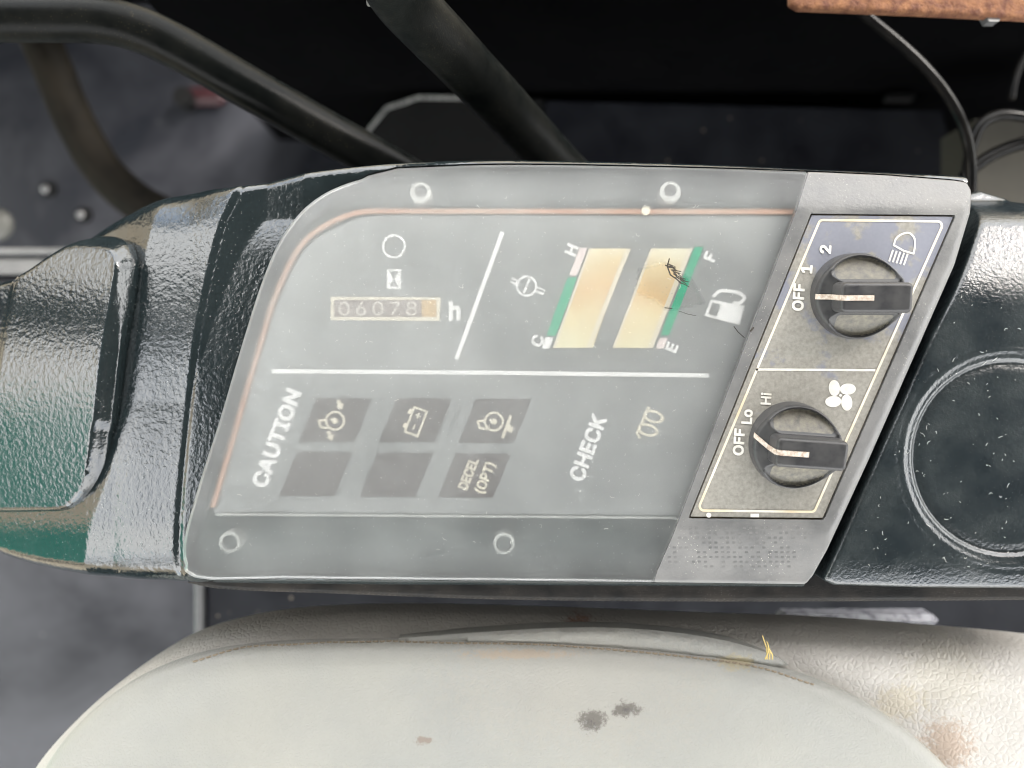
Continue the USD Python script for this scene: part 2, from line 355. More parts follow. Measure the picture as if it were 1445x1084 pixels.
ZS = -0.024
DK = (0.05, 0.045, 0.045)
vinyl('seat_vinyl', (0.285, 0.286, 0.265), (0.325, 0.32, 0.285), 900, 0.2, 0.42, 650, [
    (833, 1008, ZS, 0.0058, 0.0044, DK, 0.9), (880, 993, ZS, 0.0062, 0.003, DK, 0.9), (602, 1033, ZS, 0.0045, 0.0015, (0.2, 0.15, 0.12), 0.7),
    (735, 920, ZS, 0.024, 0.0018, (0.38, 0.27, 0.17), 0.55), (1040, 934, ZS, 0.008, 0.003, (0.36, 0.3, 0.16), 0.6), (815, 950, ZS, 0.06, 0.03, (0.34, 0.31, 0.26), 0.25)])
vinyl('bolster_vinyl', (0.4, 0.378, 0.345), (0.48, 0.455, 0.415), 500, 0.45, 0.5, 420, [
    (822, 895, ZS, 0.007, 0.003, (0.25, 0.12, 0.07), 0.8), (1345, 1060, ZS, 0.012, 0.012, (0.3, 0.19, 0.11), 0.55), (1280, 1000, ZS, 0.012, 0.008, (0.4, 0.34, 0.22), 0.45), (1345, 965, ZS, 0.02, 0.016, (0.4, 0.37, 0.3), 0.5)])

# ------------------------------------------------------------------ the setting
def slab(x0, y0, z0, x1, y1, z1):
    m = trimesh.creation.box((x1 - x0, y1 - y0, z1 - z0)); m.apply_translation(((x0 + x1) / 2, (y0 + y1) / 2, (z0 + z1) / 2)); return m
put('ground', slab(-60, -60, -1.5, 60, 60, -1.45), 'soil', smooth=False, kind='structure')
ZF = -0.42
put('floor', slab(-0.75, -0.75, ZF - 0.01, 0.9, 0.6, ZF), 'floor_paint', smooth=False, kind='structure')
put('side_wall', bevel_box(-0.2, 0.205, ZF, 0.9, 0.23, -0.09, 0.004), 'wall_paint', smooth=False, kind='structure')
put('rear_wall', bevel_box(0.62, -0.6, ZF, 0.64, 0.204, -0.02, 0.003), 'wall_paint', smooth=False, kind='structure')
put('side_wall', bevel_box(-0.75, 0.32, ZF, -0.201, 0.34, -0.05, 0.004), 'wall_paint', smooth=False, kind='structure')
put('side_wall', bevel_box(-0.8, -0.75, ZF, 0.61, -0.73, -0.03, 0.004), 'wall_paint', smooth=False, kind='structure')  # unseen lower wall, added to darken reflections along the console's edge
put('added_dark_post', bevel_box(-0.95, 0.115, ZF, -0.87, 0.235, 0.719, 0.01), 'roof_lining', smooth=False, kind='structure')  # unseen post, added for a dark break in the console's reflections
rf = thing('unseen_cab_roof', 'unseen dark cab roof put over the console and seat for shade', 'roof')  # roof and posts out of view, put in for shade and dark reflections
put('roof_panel', slab(-1.2, -0.75, 0.72, 1.2, 0.65, 0.76), 'roof_lining', rf, smooth=False)
for x, y in ((-1.15, 0.6), (1.15, 0.6), (-1.15, -0.7), (1.15, -0.7)):
    put('roof_post', bevel_box(x - 0.025, y - 0.025, ZF, x + 0.025, y + 0.025, 0.719, 0.006), 'roof_lining', rf, smooth=False)
bank = trimesh.convex.convex_hull(np.array([(-4.3, y, z) for y in (-9, 9) for z in (-1.46,)] + [(-5.6, y, 1.45) for y in (-8, 8)] + [(-9, y, -1.46) for y in (-9, 9)] + [(-7, y, 1.4) for y in (-8, 8)]))
put('added_earth_bank', bank, 'soil', smooth=False, kind='structure')  # unseen mound, added so the console reflects a soil colour
bm = thing('added_teal_block', 'unseen added teal blade in front of the cab', 'block')  # out of view; added to bring teal into the console's reflections
put('block_plate', bevel_box(-2.25, -0.95, -1.3, -1.95, -0.10, 0.60, 0.02), 'teal_paint', bm, smooth=False)

# ------------------------------------------------------------------ console body
def nose(u):
    """Approximate height of the console's top along its length: the front end falls away."""
    u = np.asarray(u, float)
    return 0.001 * (-5 - 4.0 * fib(u, 380, 270) - 11.0 * fib(u, 270, 160) - 0.165 * np.clip(165 - u, 0, 260))

def px_of(v, follow=False):
    s = np.full(len(v), K)
    if follow:
        for _ in range(6):
            u = v[:, 0] / s + 722.5
            s = K * (D - nose(u) * (1 - fib(u, 300, 450))) / D
    return v[:, 0] / s + 722.5, 542.0 - v[:, 1] / s

def ptsn(p):
    return np.array([P(a, b, float(nose(a)) - (0.004 if b > 600 else 0.002) if a < 300 else -0.009) for a, b in p])

top_edge = [(-70, 434), (0, 398), (45, 376), (100, 333), (165, 289), (240, 263), (350, 258), (450, 243), (545, 233), (680, 228), (850, 230), (1000, 234), (1130, 240), (1270, 246), (1360, 251), (1410, 258), (1445, 271), (1520, 300)]
bot_edge = [(1520, 836), (1445, 836), (1300, 835), (1140, 831), (900, 829), (700, 828), (400, 826), (270, 823), (150, 814), (60, 799), (0, 780), (-70, 740)]
body_px = np.vstack([spline(top_edge, n=8), spline(bot_edge, n=8)])
body_poly = Polygon(ptsn(body_px)).buffer(0)
lens_left = [(262, 806), (258, 775), (276, 700), (311, 590), (345, 475), (372, 392), (396, 338), (432, 292), (482, 261), (560, 238)]
cover_px = np.vstack([spline(lens_left, n=8), spline([(560, 238), (700, 233), (960, 237), (1145, 243), (1250, 248)], n=6)[1:], [(1345, 253), (1366, 256), (1370, 268), (1367, 302)],
                      [(1345, 375), (1225, 648), (1146, 812), (1136, 824)], [(1000, 822), (700, 819), (400, 816), (300, 818), (276, 815)]])
cover_poly = Polygon(np.array([P(a, b, -0.0055 if b < 250 else -0.003 if a < 600 and b < 800 else -0.0048 if b > 800 else -0.003) for a, b in cover_px])).buffer(0)
cover_poly = rounded(cover_poly, 0.0012)
shapely.prepare(body_poly)
cover_line = cover_poly.exterior; body_line = body_poly.exterior
cx = np.array([(265, 350), (300, 306), (330, 430), ])
crease = spline([(334, 250), (322, 280), (309, 312), (299, 350), (284, 420), (273, 480), (264, 560), (258, 640), (254, 720), (252, 830)], n=8)
pad_r = spline([(215, 280), (206, 330), (200, 370), (192, 440), (182, 500), (173, 580), (166, 650), (152, 700), (140, 740), (130, 800)], n=8)
def xat(curve, v):
    o = np.argsort(curve[:, 1]); return np.interp(v, curve[o, 1], curve[o, 0])

lens_curve = spline(lens_left, n=8)
MM = 0.001
def body_z(v):
    u, w = px_of(v, True)
    xc, xp = xat(crease, w), xat(pad_r, w)
    d = shapely.distance(shapely.points(v), body_line)
    xl = np.minimum(xat(lens_curve, w), 420)
    z = -5.0 - np.clip(0.33 * .25 * np.clip(xl + 6 - np.maximum(u, xc), 0, 300), 0, 5.0)
    z -= 0.7 * np.exp(-((u - xc - 4) / 3.0) ** 2)          # a shallow hollow right of the crease
    L = np.maximum(xc - xp, 1)
    t = (xc + 1 - u) / L
    # the crown left of the crease: falls away to the front
    z = np.where(t > 0, z + 0.1 * fib(t, 0, .04) - 0.46 * L * .25 * t - 0.07 * np.clip(xp - 4 - u, 0, 300), z)
    z -= 4.0 * np.clip((330 - w) / 90.0, 0, 1.5) ** 2 * fib(330 - u, 0, 110) + 3.0 * np.clip((w - 730) / 90.0, 0, 1.5) ** 2 * (u < 300)
    R = np.where(w < 540, 5.5 - 2.5 * fib(u, 230, 330), 7.0)
    dd = np.clip(d / MM, 0, R)
    z -= R * (1 - np.sqrt(np.clip(1 - (1 - dd / R) ** 2, 0, 1)))
    return z * MM

console = thing('control_console', 'glossy black-green cab console holding the gauge panel and switches', 'console')
body_shape = body_poly.difference(cover_poly.buffer(0.0006))
body_shape = body_shape.difference(Polygon(pts([(1368, 100), (1368, 262), (1367, 300), (1345, 376), (1226, 650), (1150, 815), (1140, 822), (1140, 900), (1700, 900), (1700, 100)], -0.004)))
put('body', relief(body_shape, body_z, 0.0011, rings=(0.0003, 0.0008, 0.0016, 0.0028), bottom=-0.075, close=False), 'console_plastic', console, smooth=40)

# flange along the lower edge
lip_px = [(262, 824), (300, 832), (480, 840), (700, 848), (1000, 851), (1300, 850), (1520, 848), (1520, 780), (290, 780)]
lipz = -0.016
lip_poly = Polygon(pts(np.vstack([spline(lip_px[:7], n=6), lip_px[7:]]), lipz)).buffer(0)
lip_line = lip_poly.exterior
def lip_z(v):
    d = shapely.distance(shapely.points(v), lip_line) / MM
    dd = np.clip(d, 0, 2.2)
    return lipz - MM * (2.2 * (1 - np.sqrt(1 - (1 - dd / 2.2) ** 2)))
put('flange', relief(lip_poly, lip_z, 0.002, rings=(0.0002, 0.0006, 0.0012, 0.002), bottom=-0.05), 'lip_plastic', console, smooth=40)

# raised cover at the front end
pad_px = [(-70, 438), (0, 404), (45, 388), (85, 358), (120, 338), (150, 331), (176, 340), (191, 366), (189, 420), (180, 490), (168, 585), (158, 650), (143, 694), (112, 716), (60, 719), (0, 719), (-70, 719)]
pad_poly = rounded(Polygon(ptsn(np.vstack([spline(pad_px, n=6)]))).buffer(0), 0.001)
pad_line = pad_poly.exterior
def pad_z(v):
    u, w = px_of(v, True)
    d = shapely.distance(shapely.points(v), pad_line) / MM
    z = -10.0 - 0.148 * np.clip(175 - u, 0, 300) - 3.4 * ((w - 540) / 150.0) ** 2
    fold = 34 - (w - 440) * 0.14
    z -= 3.5 * fib(fold - u, 0, 14)
    W = 1.6 + 4.0 * fib(u, 95, 145)                        # wide sloping edge towards the panel, narrow elsewhere
    q = np.clip(1 - d / W, 0, 1)
    z -= 1.12 * W * (q * fib(q, 0, .25)) + 1.2 * (1 - np.sqrt(np.clip(1 - np.clip(1 - d / 1.0, 0, 1) ** 2, 0, 1)))
    return z * MM
put('end_cover', relief(pad_poly, pad_z, 0.0010, rings=(0.0003, 0.0008, 0.0016, 0.0026, 0.0038), bottom=-0.07, close=False), 'console_plastic', console, smooth=40)

put('seal_strip', extrude(Polygon(pts([(1368, 268), (1400, 262), (1405, 300), (1340, 470), (1180, 822), (1140, 822), (1226, 650), (1345, 376), (1366, 300)], -0.012)), -0.04, -0.027), 'rubber', console, smooth=False)
# rear cover with the round boss
cap_px = [(1385, 290), (1378, 266), (1410, 258), (1445, 270), (1520, 300), (1520, 834), (1445, 833), (1300, 832), (1180, 828), (1163, 820), (1172, 796), (1250, 618), (1314, 476)]
cap_poly = rounded(Polygon(np.array([P(a, b, -0.024 if b < 280 else -0.017 if b < 301 else -0.003) for a, b in cap_px])), 0.0012); cap_line = cap_poly.exterior
RC = P(1432, 647)
def cap_z(v):
    u, w = px_of(v)
    d = shapely.distance(shapely.points(v), cap_line) / MM
    z = -2.0 - 0.0006 * np.clip(446 - w, 0, 70) ** 2 - 0.085 * np.clip(376 - w, 0, 300) - 0.0055 * np.clip(314 - w, 0, 60) ** 2 - 3.0 * np.clip((w - 780) / 60.0, 0, 1.2) ** 2
    r = np.hypot(v[:, 0] - RC[0], v[:, 1] - RC[1]) / MM
    z += 0.9 * np.exp(-((r - 38.5) / 1.3) ** 2)          # raised rim
    z -= 0.9 * fib(41.5 - r, 0, 3) * fib(r - 30, 0, 5)
    z -= 1.6 * fib(35.5 - r, 0, 1.6)                       # dished centre
    R = 1.6; dd = np.clip(d, 0, R)
    z -= R * (1 - np.sqrt(np.clip(1 - (1 - dd / R) ** 2, 0, 1)))
    return z * MM
put('rear_cover', relief(cap_poly, cap_z, 0.0008, rings=(0.0002, 0.0005, 0.001, 0.0017), bottom=-0.06, close=False), 'cap_plastic', console, smooth=40)

# ------------------------------------------------------------------ cover surface shared by lens and switch bezel
def cover_z(v):
    u, w = px_of(v)
    d = shapely.distance(shapely.points(v), cover_line) / MM
    c = lambda x: fib(1 - np.clip(x, 0, 1), 0, 1) * .5 + .5 * (1 - np.clip(x, 0, 1))
    top = 4.5 * c((w - 236) * .25 / 15.0)
    bot = 3.5 * c((822 - w) * .25 / 19.0)
    left = np.where(u < 700, 2.2 * c(d / 7.0), 0)
    right = np.where(u >= 900, 1.5 * c(d / 3.0), 0)
    R = 0.9; dd = np.clip(d, 0, R)
    return MM * (-np.maximum.reduce([top, bot, left, right]) - R * (1 - np.sqrt(np.clip(1 - (1 - dd / R) ** 2, 0, 1))))

seam = Polygon(pts([(1145, 200), (1145, 243), (1120, 305), (930, 806), (920, 840), (100, 900), (100, 200)]))
lens_poly = cover_poly.intersection(seam)
bezel_all = cover_poly.difference(seam.buffer(0.00015))
plate_px = [(1146, 303), (1346, 305), (1342, 318), (1163, 731), (975, 730), (975, 722)]
plate_poly = rounded(Polygon(pts([(1146, 303), (1347, 305), (1162, 732), (974, 730)])), 0.0004)
bezel_poly = bezel_all.difference(plate_poly.buffer(0.0005))

panel = thing('instrument_panel', 'hazy grey frosted gauge panel set into the console', 'instrument panel')
ZD = -0.0068
put('housing', extrude(cover_poly.buffer(-0.0012), -0.016, -0.0135), 'housing', panel, smooth=False)
lens = relief(lens_poly, cover_z, 0.0012, rings=(0.0003, 0.0007, 0.0012, 0.002), bottom=lambda v: cover_z(v) - 0.0016)
m_ = lens
lv, lf, ln = meshkit.arrays(m_, 40)
lu, lw = px_of(lv)
quad = Polygon([(902, 412), (905, 382), (935, 372), (975, 398), (990, 425), (945, 436), (925, 420)])
sdq = shapely.distance(shapely.points(np.column_stack([lu, lw])), quad)
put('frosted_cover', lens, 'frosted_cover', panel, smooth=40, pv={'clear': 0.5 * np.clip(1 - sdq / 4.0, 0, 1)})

# dial plate and orange strip below the lens
dial_px = np.vstack([spline([(305, 722), (335, 622), (374, 492), (402, 408), (440, 345), (505, 309)], n=8), [(560, 305), (1122, 306), (1118, 318), (960, 726)]])
dial = print_on('dial_plate', Polygon(dial_px).buffer(0), ZD - 0.002, 'dial_face', panel, th=0.002)
gk = spline([(300, 716), (328, 622), (366, 490), (394, 404), (434, 336), (500, 301), (560, 298)], n=8)
gk = np.vstack([gk, [(1137, 299)]])
put('orange_strip', extrude(to_world(LineString(gk).buffer(3.3, cap_style=2), -0.006), -0.0085, -0.0062), 'strip_orange', panel, smooth=False)  # thin orange strip along the dial plate's edge
put('frame_step', extrude(to_world(stroke([(305, 726), (955, 731)], 3), -0.006), -0.0085, -0.0062), 'boss_clear', panel, smooth=False)
print_on('light_spot', Point(911, 298).buffer(6), -0.0059, 'dial_cream', panel)
# moulded fixing bosses
for x, y, dark in ((593, 271, 1), (947, 270, 1), (711, 768, 0), (322, 766, 0)):
    zb = -0.0042 if y < 400 else -0.004
    b = put('fixing_boss', extrude(to_world(Point(x, y).buffer(15).difference(Point(x, y + (-2 if dark else 1)).buffer(9 if dark else 11)), zb), -0.013, zb - 0.0017), 'boss_clear', panel, smooth=30)
    put('screw_head', extrude(to_world(Point(x, y).buffer(8.5 if dark else 10.5), zb), -0.013, zb - 0.003), 'boss_dark' if dark else 'housing', b, smooth=30)

ZM = ZD + 0.0001
def mark(name, shape, m='dial_white', dz=0.0):
    return print_on(name, shape, ZM + dz, m, dial)
mark('ring_symbol', Point(556, 348).buffer(17).difference(Point(556, 348).buffer(14)))
mark('hourglass_symbol', box(546, 380, 566, 408).difference(unary_union([Polygon([(549.5, 383), (562.5, 383), (557, 394), (555, 394)]), Polygon([(549.5, 405), (562.5, 405), (557, 395), (555, 395)])])))
mark('counter_frame', Polygon([(467, 419), (622, 420), (620, 453), (467, 452)]).difference(box(471.5, 423.5, 616, 447.5)), 'dial_cream')
mark('counter_window', box(471.6, 423.6, 595, 447.4), 'counter_dark')
mark('counter_wheel', box(595.2, 423.6, 615.9, 447.4), 'counter_amber')
for i, ch in enumerate('06078'):
    put('counter_digit', text_px(ch, 476 + i * 23.8, 445, 19, 0, ZM + 0.0003, sx=1.15, bold=False), 'dial_digit', dial, smooth=False)
put('hour_letter', text_px('h', 632, 451, 24, 0, ZM, sx=.95), 'dial_white', dial, smooth=False)
mark('divider_line', stroke([(709, 328), (644, 507)], 6))
mark('divider_line', stroke([(384, 524), (690, 526), (1000, 530)], 6))
# temperature symbol
mark('coolant_symbol', unary_union([Point(743, 404).buffer(15).difference(Point(743, 404).buffer(12)), stroke([(739, 414), (747, 394)], 3), stroke([(756, 408), (768, 413)], 8).difference(stroke([(757, 408), (767, 412)], 3)), stroke([(721, 395), (729, 399)], 8).difference(stroke([(720, 395), (728, 398)], 3))]))
# gauges
def bar(x0, y0, x1, y1, w):
    return Polygon([(x0, y0), (x0 + w, y0), (x1 + w, y1), (x1, y1)])
mark('gauge_window', bar(833, 351, 782, 491, 54), 'dial_amber')
mark('gauge_line', bar(831, 351, 780, 491, 3.5), 'dial_cream', 2e-4)
mark('gauge_line', bar(883, 351, 827, 491, 7), 'dial_cream', 2e-4)
mark('temperature_band', bar(801, 392, 771, 474, 13), 'dial_green')
mark('temperature_band', bar(818, 350, 803, 389, 11), 'dial_pink')
mark('temperature_band', bar(770, 476, 764, 492, 11), 'dial_white')
mark('gauge_window', bar(920, 351, 866, 491, 50), 'dial_amber')
mark('gauge_line', bar(918, 351, 864, 491, 3.5), 'dial_cream', 2e-4)
mark('gauge_line', bar(970, 351, 914, 491, 7), 'dial_cream', 2e-4)
mark('fuel_band', bar(980, 349, 932, 473, 12), 'dial_green')
mark('fuel_band', bar(931, 477, 925, 492, 11), 'dial_pink')
for ch, x, y in (('H', 810, 364), ('C', 762, 492), ('F', 1006, 372), ('E', 952, 500)):
    put('gauge_letter', text_px(ch, x, y, 15, 68, ZM + 3e-4, sx=1.1), 'dial_white', dial, smooth=False)
pump = unary_union([Polygon([(1003, 423), (1050, 432), (1043, 459), (994, 446)]).difference(Polygon([(1005, 427), (1017, 430), (1011, 447), (999, 443)])),
                    stroke(spline([(1006, 419), (1015, 411), (1028, 411), (1045, 415), (1050, 421), (1043, 428), (1034, 427)], n=5), 4.5)])
mark('fuel_symbol', pump)
# warning tiles
def tile(x, y, h=62, w=78, sl=25):
    return Polygon([(x + sl, y), (x + sl + w, y + 0.5), (x + w, y + h), (x, y + h)])
tiles = [[tile(422, 562), tile(535, 562), tile(647, 563)], [tile(394, 638), tile(508, 639), tile(618, 640)]]
T = [[mark('warning_tile', t, 'tile_dark') for t in row] for row in tiles]
def icon(shape, cx_, cy_):
    return affinity.translate(affinity.rotate(shape, -22, origin=(0, 0)), cx_, cy_)
def teardrop(r):
    ring = Point(0, 0).buffer(r).difference(Point(0, 0).buffer(r - 3))
    return unary_union([ring, stroke([(-r + 2, -6), (-r - 7, -9), (-r - 8, 1), (-r + 1, 6)], 3), Point(0, 0).buffer(4.2), stroke([(-5, -5), (0, 0)], 3)])
arrow = unary_union([Polygon([(-6, 0), (6, 0), (0, 8)]), stroke([(0, -7), (0, 0)], 5)])
mark('engine_symbol', unary_union([icon(teardrop(14), 473, 594), icon(arrow, 480, 571), icon(arrow, 466, 615)]), 'dial_cream', 2e-4)
bat = unary_union([box(-11, -20, 11, 20).difference(box(-8, -17, 8, 17)), box(-15, -14, -11, -7), box(-15, 7, -11, 14), stroke([(-4, -9), (4, -9)], 2.2), stroke([(0, -13), (0, -5)], 2.2), stroke([(0, 4), (0, 12)], 2.2)])
mark('battery_symbol', affinity.translate(affinity.rotate(bat, 21, origin=(0, 0)), 587, 595), 'dial_cream', 2e-4)
mark('engine_symbol', unary_union([icon(teardrop(14), 697, 595), stroke([(721, 586), (709, 618)], 4), icon(arrow, 719, 604)]), 'dial_cream', 2e-4)
put('decel_lettering', text_px('DECEL', 658, 693, 13, 68, ZM + 2e-4, sx=.82), 'dial_cream', dial, smooth=False)
put('option_lettering', text_px('(OPT)', 681, 699, 13, 68, ZM + 2e-4, sx=.95), 'dial_cream', dial, smooth=False)
put('caution_lettering', text_px('CAUTION', 374, 691, 20, 69.5, ZM, sx=1.12, shear=.0), 'dial_white', dial, smooth=False)
put('check_lettering', text_px('CHECK', 821, 682, 20, 69, ZM, sx=1.02), 'dial_white', dial, smooth=False)
coil = unary_union([affinity.rotate(affinity.scale(Point(0, 0).buffer(1, 24), 15, 9), 15).difference(affinity.rotate(affinity.scale(Point(0, 0).buffer(1, 24), 11, 5.5), 15))])
mark('coil_symbol', unary_union([affinity.translate(coil, 922, 588), affinity.translate(coil, 914, 607), stroke(spline([(916, 574), (909, 588), (905, 600)], n=5), 4), stroke([(903, 602), (899, 611), (903, 619)], 4)]), 'dial_cream')
# cracks in the cover
ck = []
def crack(p, w):
    p = np.asarray(p, float); L = LineString(p); ck.append(LineString(p + rng.normal(0, .5, p.shape)).buffer(w / 2))
for i in range(22):
    t = i / 21; x0 = 942 + 22 * t + rng.normal(0, 3); y0 = 372 + 26 * t; crack([(x0, y0), (x0 + rng.uniform(4, 12), y0 + rng.uniform(1, 5))], rng.uniform(.4, 1.3))
crack([(945, 366), (941, 376), (946, 388), (955, 394), (961, 400)], 1.6); crack([(958, 439), (970, 443), (982, 446)], .5)
crack([(965, 400), (972, 405)], .6); crack([(938, 434), (948, 435)], 1.2); crack([(1036, 460), (1042, 468), (1050, 476)], .8); crack([(1062, 462), (1060, 468)], 2.5)
cks = unary_union(ck)
put('crack', extrude(to_world(cks, 0), -0.0004, 0.00008), 'crack_black', panel, smooth=False, kind='stuff')

# ------------------------------------------------------------------ switch panel
sw = thing('switch_panel', 'slanted grey switch panel with two black rotary knobs', 'switch panel')
put('bezel', relief(bezel_poly, cover_z, 0.0012, rings=(0.0003, 0.0007, 0.0013), bottom=lambda v: cover_z(v) - 0.004, close=True), 'bezel_plastic', sw, smooth=40)
ZP = -0.0006
put('plate_gap', extrude(plate_poly.buffer(0.0008), -0.003, -0.0017), 'dirt', sw, smooth=False)
wv = []
for r in range(9):
    for c_ in range(22):
        x = 962 + c_ * 8.4 + (r % 2) * 4.2 - r * 3.3; yy = 742 + r * 7.0
        if x < 1150 - r * 3.2 and rng.random() < .65: wv.append(box(x, yy, x + 4.4, yy + 3.2))
s_ = K * (D + 0.003) / D
wm = []
for q in wv:
    g = to_world(q, -0.002); m = trimesh.creation.extrude_polygon(g, 0.00006, engine='earcut'); c = np.array(g.centroid.coords); zc_ = cover_z(np.vstack([c, c]))[0]
    m.apply_translation((0, 0, zc_ + 0.00001)); wm.append(m)
put('weave_print', trimesh.util.concatenate(wm), 'weave', sw, smooth=False, kind='stuff')
plate = put('switch_plate', extrude(plate_poly.buffer(-0.00012), -0.0016, ZP), 'plate_paint', sw, smooth=False)
ZT = ZP + 0.00005
def smark(name, shape, m='white_print'):
    return print_on(name, shape, ZT, m, plate, th=0.0001)
border = Polygon([(1156, 309), (1334, 311), (1330, 322), (1150, 724), (983, 722), (986, 712)]).buffer(-8).buffer(8)
smark('border_line', border.difference(border.buffer(-3.2)), 'cream_print')
smark('divider_line', stroke([(1066.5, 521.5), (1235, 522.5)], 3.2))
for txt, x, y, h, sx in (('OFF', 1130.5, 440, 16, 1.02), ('1', 1143, 388, 16, 1.1), ('2', 1169.5, 360, 16, 1.1), ('OFF', 1046, 644, 15, 1.08), ('Lo', 1058, 600, 15, 1.0), ('Hi', 1085, 573, 15, 1.0)):
    nm = {'OFF': 'off_lettering', '1': 'numeral', '2': 'numeral', 'Lo': 'low_lettering', 'Hi': 'high_lettering'}[txt]
    put(nm, text_px(txt, x + 2, y, h - 1.5, 86, ZT + 0.00013, sx=sx, th=0.0001, fat=0.008 if txt == 'Hi' else 0.03), 'white_print', plate, smooth=False)
hl = spline([(1261, 346), (1265, 336), (1274, 330), (1283, 329), (1290, 336), (1291, 346), (1289, 358)], n=6)
smark('headlight_symbol', unary_union([stroke(list(hl) + [(1285, 357), (1275, 354)], 2.6, closed=True)] + [stroke([(1260 + i * 5.2, 353 + i * 1.3), (1254.5 + i * 5.2, 369 + i * 1.3)], 2.4) for i in range(5)]))
petal = affinity.translate(affinity.rotate(affinity.scale(Point(0, 0).buffer(1, 24), 11.5, 8.0), 25), 13.5, -3.0).difference(Point(0, 0).buffer(3.6)).union(Polygon([(3, -1.5), (8, -7), (8, 1)]).difference(Point(0, 0).buffer(3.6)))
fan = unary_union([affinity.rotate(petal, 90 * k, origin=(0, 0)) for k in range(4)] + [Point(0, 0).buffer(1.8)])
smark('fan_symbol', affinity.translate(affinity.rotate(affinity.scale(fan, 0.98, 0.98, origin=(0, 0)), -28, origin=(0, 0)), 1186, 558))
print_on('paint_flake', box(1059, 725, 1071, 730), ZT, 'white_print', plate)
print_on('paint_flake', Point(1000, 727).buffer(3.5), ZT, 'white_print', plate)

def knob(px, py, r_px, turn):
    """A round knob with two scooped sides and a bar grip across it; px, py its base centre."""
    c = P(px, py, ZP); R = r_px * K
    kb = UsdGeom.Xform.Define(stage, f'{sw.GetPath()}/{numbered(str(sw.GetPath()), "knob")}').GetPrim()
    # base skirt and dished sides as one relief: flat collar, then a scoop that falls to the rim away from the grip
    disc = Point(0, 0).buffer(R, 48)
    H = 0.0095; gw = R * 0.36
    def kz(v):
        r = np.hypot(v[:, 0], v[:, 1]) / R
        y = np.abs(v[:, 1])
        s = np.clip((y - gw) / (R - gw), 0, 1)
        scoop = H * (1.0 - 0.52 * np.sin(np.pi * np.clip(s * 1.05, 0, 1) * .5) ** .8)
        scoop = scoop + 0.0016 * np.exp(-((r - .95) / .05) ** 2) * (s > 0)
        front = H * (0.6 + 0.4 * fib(v[:, 0] / R, -1.0, -0.6))
        z = np.minimum(scoop, np.where(y < gw * 1.15, front, scoop))
        z = np.minimum(z, np.where(v[:, 0] < -.5 * R, H * .5 + (v[:, 0] + R) / R * H * 1.0, 1))
        e = np.clip((1 - r) * R / 0.0011, 0, 1)
        return z - 0.0011 * (1 - np.sqrt(np.clip(1 - (1 - e) ** 2, 0, 1)))
    m = relief(disc, kz, 0.0005, rings=(0.0002, 0.0005, 0.0009), bottom=-0.0022, close=True)
    a = math.radians(turn)
    Rm = trimesh.transformations.rotation_matrix(math.radians(8), (1, 0, 0)) @ trimesh.transformations.rotation_matrix(a, (0, 0, 1))
    def place(mm):
        mm.apply_transform(Rm); mm.apply_translation((c[0], c[1], ZP + 0.0001)); return mm
    put('dial_body', place(m), 'knob_black', kb, smooth=35)
    # worn dished cheeks
    for sgn in (-1, 1):
        seg = disc.buffer(-0.0013).intersection(box(-R * .62, gw + .0006, R * .86, R) if sgn > 0 else box(-R * .55, -R, R * .86, -gw - .0006))
        seg = seg.buffer(-0.0012).buffer(0.0012)
        put('cheek', place(relief(seg, lambda v: kz(v) + 0.00009 * fib(shapely.distance(shapely.points(v), seg.exterior), 0, .0006) - 0.00002, 0.0006, rings=(0.0003,), bottom=None)), 'knob_worn', kb, smooth=True)
    # the bar grip: stands above the disc and overhangs its rear edge
    gx0, gx1 = -R * 0.68, R * 0.93
    gp = rounded(box(gx0, -gw * .95, gx1, gw * .95), 0.0018)
    gl = gp.exterior
    def gz(v):
        d = shapely.distance(shapely.points(v), gl); dd = np.clip(d, 0, 0.0015)
        return 0.0165 - 0.0015 * (1 - np.sqrt(1 - (1 - dd / 0.0015) ** 2))
    put('grip', place(relief(gp, gz, 0.0006, rings=(0.00015, 0.0004, 0.0007, 0.0011, 0.0015), bottom=0.004)), 'knob_black', kb, smooth=40)
    return kb, place, gz, kz, R, gx0

def pointer(kb, place, R, gx0, kz, bend):
    w = 0.0009
    a = np.array([-R * .99, bend * R]); b = np.array([gx0 - 0.0003, 0])
    n = 8; path = []
    low = [np.array([*(a + (b - a) * t), 0]) for t in np.linspace(0, 1, n)]
    V = []; 
    for p in low:
        zz = kz(np.array([[p[0], p[1]]]))[0] + 0.00035
        V.append((p[0], p[1], zz))
    V[0] = (V[0][0], V[0][1], V[1][2] - .0008)
    V += [(gx0 - 0.0002, 0, 0.0148), (gx0 + 0.0004, 0, 0.0162), (gx0 + 0.0016, 0, 0.01672), (gx0 + R * .72, 0, 0.01672)]
    V = np.array(V); m = len(V)
    L = V + [0, w, 0]; Rr = V - [0, w, 0]
    verts = np.vstack([L, Rr]); F = []
    for i in range(m - 1):
        F += [(i, m + i, i + 1), (i + 1, m + i, m + i + 1)]
    put('pointer_line', place(trimesh.Trimesh(verts, np.array(F), process=False)), 'pointer_paint', kb, smooth=False)

k1 = knob(1203, 418, 60, 0); pointer(k1[0], k1[1], k1[4], k1[5], k1[3], 0.0)
k2 = knob(1116, 627, 60, -4); pointer(k2[0], k2[1], k2[4], k2[5], k2[3], 0.22)

